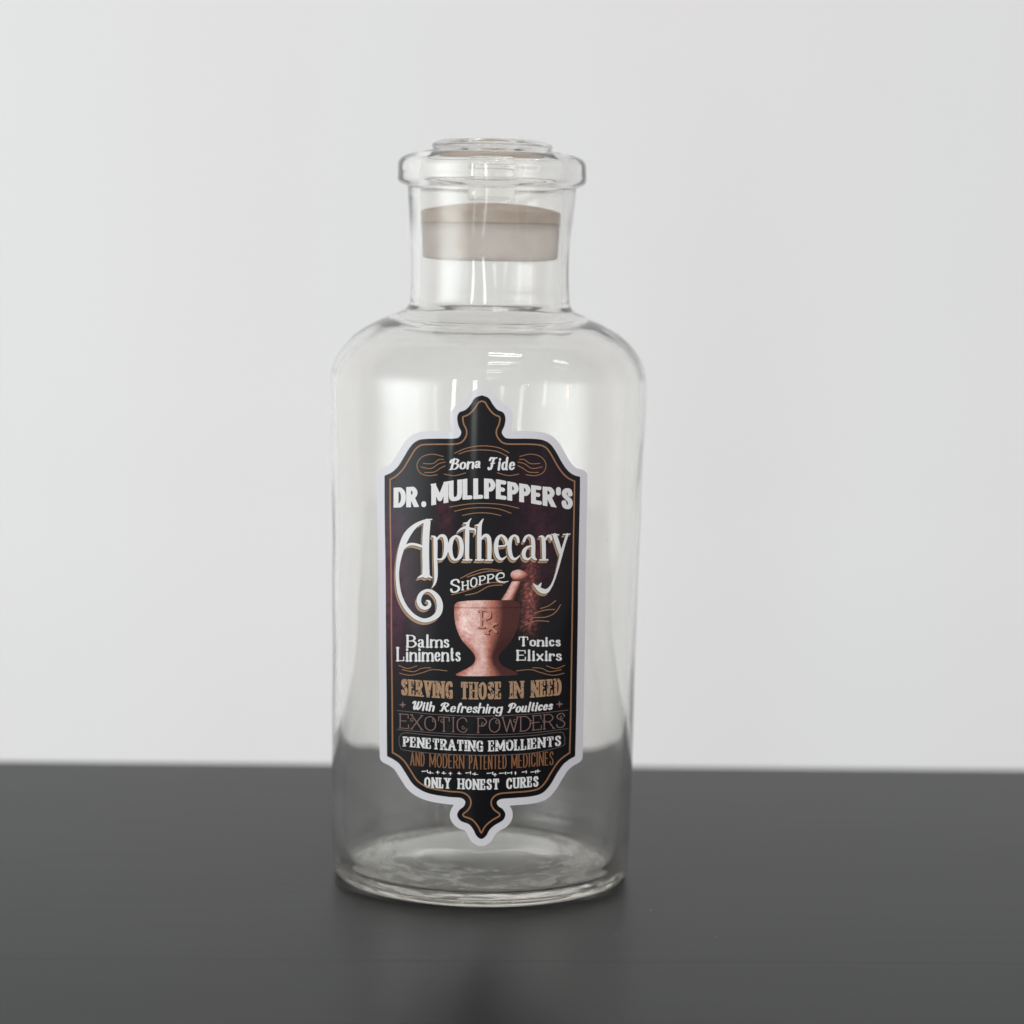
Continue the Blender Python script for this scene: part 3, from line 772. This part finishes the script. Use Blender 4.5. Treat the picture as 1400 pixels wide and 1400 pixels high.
lettering('worn tan line Serving Those in Need', m_tan, wd(Z6, ('SERVING', 178, 512), ('THOSE', 556, 822), ('IN', 872, 962), ('NEED', 1006, 1202)), cv(Z6, (178, 188), (350, 203), (512, 213), (690, 217), (870, 212), (1006, 205), (1202, 187)),
     cv(Z6, (178, 84), (350, 96), (512, 102), (690, 106), (870, 100), (1006, 95), (1202, 80)), 2.0, 1.0, serif=2.4, gap=.09, wear=.78)
lettering('thin rose line Exotic Powders', m_pink, wd(Z6, ('EXOTIC', 165, 606), ('POWDERS', 664, 1228)), cv(Z6, (165, 400), (400, 420), (600, 428), (700, 430), (950, 420), (1228, 394)),
     cv(Z6, (165, 306), (400, 325), (600, 333), (700, 334), (950, 324), (1228, 300)), .72, .48, serif=1.6, gap=.12, clip=False)
for cx, cy in ((245, 345), (385, 348), (440, 352), (575, 395), (700, 372), (790, 358), (905, 350), (1010, 358), (1090, 352), (1200, 330)):
    stroke('curl', [Z6((cx + 10 * math.cos(t) * (1 - t / 12), cy + 13 * math.sin(t) * (1 - t / 12))) for t in np.linspace(0, 5.2, 7)], .46, m_pink, 0.35)
lettering('thin orange line And Modern Patented Medicines', m_orange, wd(Z6, ('AND', 236, 328), ('MODERN', 358, 582), ('PATENTED', 612, 852), ('MEDICINES', 882, 1152)), cv(Z6, (236, 638), (450, 654), (690, 663), (900, 656), (1152, 634)),
     cv(Z6, (236, 552), (450, 566), (690, 573), (900, 565), (1152, 547)), .8, .58, gap=.11)

# flourishes and rules
def mir(pts, c_=693): return [(2 * c_ - p[0], p[1]) for p in pts]
for st in ([(520, 465), (600, 432), (700, 418), (800, 430), (868, 462)], [(548, 470), (610, 450), (700, 444), (790, 454), (856, 484)],
           [(490, 808), (600, 790), (700, 785), (820, 792), (930, 816)], [(520, 836), (600, 818), (700, 812), (800, 820), (880, 848)], [(570, 862), (640, 848), (700, 845), (760, 850), (815, 863)]):
    stroke('gold_flourish', [Z3(p) for p in st], .52, m_gold)
for st in ([(450, 486), (380, 471), (315, 488), (282, 535), (298, 586), (350, 608), (410, 602)], [(320, 530), (380, 531), (420, 506), (452, 505)], [(306, 552), (370, 562), (420, 532), (462, 521)],
           [(330, 588), (390, 585), (430, 560), (462, 545)], [(455, 598), (520, 608), (592, 590)]):
    for q_ in (st, mir(st)): stroke('gold_flourish', [Z3(p) for p in q_], .5, m_gold)
for st in ([(165, 605), (220, 625), (280, 608)], [(185, 632), (260, 645), (310, 624), (368, 620)], [(168, 655), (240, 668), (320, 650), (380, 632), (472, 640)]):
    for q_ in (st, mir(st)): stroke('gold_flourish', [Z5(p) for p in q_], .48, m_gold)
for st in ([(1068, 662), (1120, 645), (1165, 612)], [(1030, 692), (1100, 672), (1160, 668)], [(1010, 720), (1100, 717), (1160, 690), (1196, 638)], [(968, 767), (1040, 742), (1122, 745)],
           [(558, 470), (640, 430), (720, 410), (822, 420)], [(600, 462), (680, 436), (740, 424), (800, 424)], [(500, 574), (600, 548), (700, 508), (770, 496), (842, 502)], [(590, 576), (660, 562), (740, 520), (826, 512)]):
    stroke('gold_flourish', [Z4(p) for p in st], .6, m_gold)
stroke('thin_rule', [Z6(p) for p in [(150, 286), (400, 312), (700, 323), (1000, 309), (1242, 283)]], .42, m_grey)
stroke('thin_rule', [Z6(p) for p in [(150, 408), (400, 430), (700, 441), (1000, 430), (1242, 402)]], .42, m_grey)
stroke('thin_frame', [Z6(p) for p in [(205, 428), (400, 447), (700, 458), (1000, 447), (1185, 425), (1216, 440), (1222, 480), (1200, 515), (1000, 560), (700, 572), (400, 562), (205, 540), (172, 518), (164, 470), (178, 438), (205, 428)]], .42, m_grey)
for cx, cy in ((188, 250), (1188, 245)):
    pf = Field(*[v for v in (Z6((cx - 30, 0))[0], Z6((cx + 30, 0))[0], Z6((0, cy - 30))[1], Z6((0, cy + 30))[1])], 0.35)
    for dx, dy in ((22, 0), (-22, 0), (0, 22), (0, -22)):
        pf.path([Z6((cx + dx * .25, cy + dy * .25, 5)), Z6((cx + dx, cy + dy, 1))], curve=False)
    fill('small_star', pf, OFF, m_pink, sticker)

# the printed picture: mortar and pestle
mf = Field(600, 745, 770, 935, 0.5)
cup = [(519, 222), (545, 200), (630, 191), (760, 190), (900, 195), (936, 212), (937, 270), (928, 340), (903, 410), (860, 478), (815, 525), (800, 560), (812, 592), (850, 622), (905, 645), (922, 658), (900, 668), (720, 674), (560, 673), (528, 664),
       (545, 652), (600, 625), (638, 598), (652, 570), (645, 535), (610, 492), (565, 440), (535, 375), (520, 300), (519, 222)]
mf.poly(smooth_profile([Z5(p) for p in cup], 4))
mf.path([Z5(p) for p in [(858, 200, 42), (880, 150, 33), (905, 90, 27), (922, 50, 24)]])
mf.path([Z5(p) for p in [(905, 28, 28), (930, 28, 34), (962, 42, 32), (980, 52, 22)]])
def mortar_color(x, y):
    zx, zy = (x - 510) * 4.6667, (y - 780) * 4.6667
    n = vnoise(x + y * .5, y * .6 - x * .3, 2.0, 11) * .5 + vnoise(x - y * .6, y, 4.7, 12) * .5
    n2 = vnoise(x, y, 1.1, 13)
    cupm = zy > 188
    half = np.interp(zy, [190, 270, 340, 410, 480, 530, 560, 600, 640, 670], [208, 209, 200, 178, 130, 85, 75, 95, 160, 196])
    u = np.where(cupm, (zx - 727) / half, ((zx - 905) * .86 + (zy - 110) * .42) / 42)
    lit = np.clip(1.12 - 1.25 * np.abs(u + .38) ** 1.7, 0.12, 1.2)
    low = 1 - .75 * np.exp(-((zy - 500) / 95) ** 2) * np.clip((u + .1) * 1.2, 0, 1) * cupm
    head = ~cupm & (zy < 70)
    lit = np.where(head, np.clip(1.2 - ((zx - 915) / 75) ** 2 - ((zy - 18) / 42) ** 2, .15, 1.2), lit)
    v = (lit ** 1.35) * low * (.74 + .5 * n + .25 * (n2 - .5))
    pal0, pal1, pal2 = np.array([.04, .008, .010]), np.array([.52, .185, .135]), np.array([.90, .60, .54])
    v = np.clip(v, 0, 1.35)
    c_ = np.where(v[:, None] < .6, pal0 + (pal1 - pal0) * (v / .6)[:, None], pal1 + (pal2 - pal1) * np.clip((v - .6) / .65, 0, 1)[:, None])
    hl = np.exp(-((zx - 575) / 45) ** 2 - ((zy - 330) / 110) ** 2)[:, None] * cupm[:, None] * (.5 + n[:, None])
    c_ = c_ + hl * np.array([.40, .34, .34])
    rim = np.exp(-((zy - 232 - 6 * np.cos(u)) / 5) ** 2)[:, None] * .45
    return np.clip(c_ * (1 - rim), 0, 1)
fill('mortar_and_pestle_print', mf, 0.00018, m_art, sticker, 1, mortar_color)
def rx(fld, dx, dy, w):
    for st in ([(690, 262), (690, 360)], [(672, 258), (715, 252), (745, 270), (742, 300), (700, 312)], [(708, 312), (735, 345), (785, 392)], [(775, 338), (720, 398)],
               [(672, 362), (708, 362)], [(765, 338), (785, 340)], [(712, 398), (735, 400)]):
        fld.path([Z5((p[0] + dx, p[1] + dy)) for p in st], w)
rf = Field(645, 690, 828, 872, 0.35)
rx(rf, 0, 0, 1.35)
body_f = rf.f.copy()
fill('prescription_mark', rf, 0.00022, ink('salmon_ink', (.60, .27, .20)), sticker)
rf.f[:] = -9; rx(rf, 6, 5, 1.6)
rf.f = np.minimum(rf.f, -(body_f + .2))
fill('mark_shadow', rf, 0.00022, m_dark, sticker)

# ------------------------------------------------------------------ crumbs of dust on the table
bm = bmesh.new()
for px, py, s_ in ((890, 1245, .0004), (842, 1277, .00028), (889, 1246, .00025), (979, 1282, .0003), (534, 1282, .0003), (520, 1272, .0003)):
    p = hit_plane_z0(px, py)
    bmesh.ops.create_icosphere(bm, subdivisions=1, radius=s_, matrix=Matrix.Translation((p.x, p.y, s_ * .4)) @ Matrix.Diagonal((1.3, .7, .45, 1)))
dust = link('dust_specks', bm_mesh('dust_specks', bm), material('pale_dust', (.3, .29, .27), .9)[0])
dust['kind'] = 'stuff'; dust['label'] = 'pale dust specks lying on the dark table'
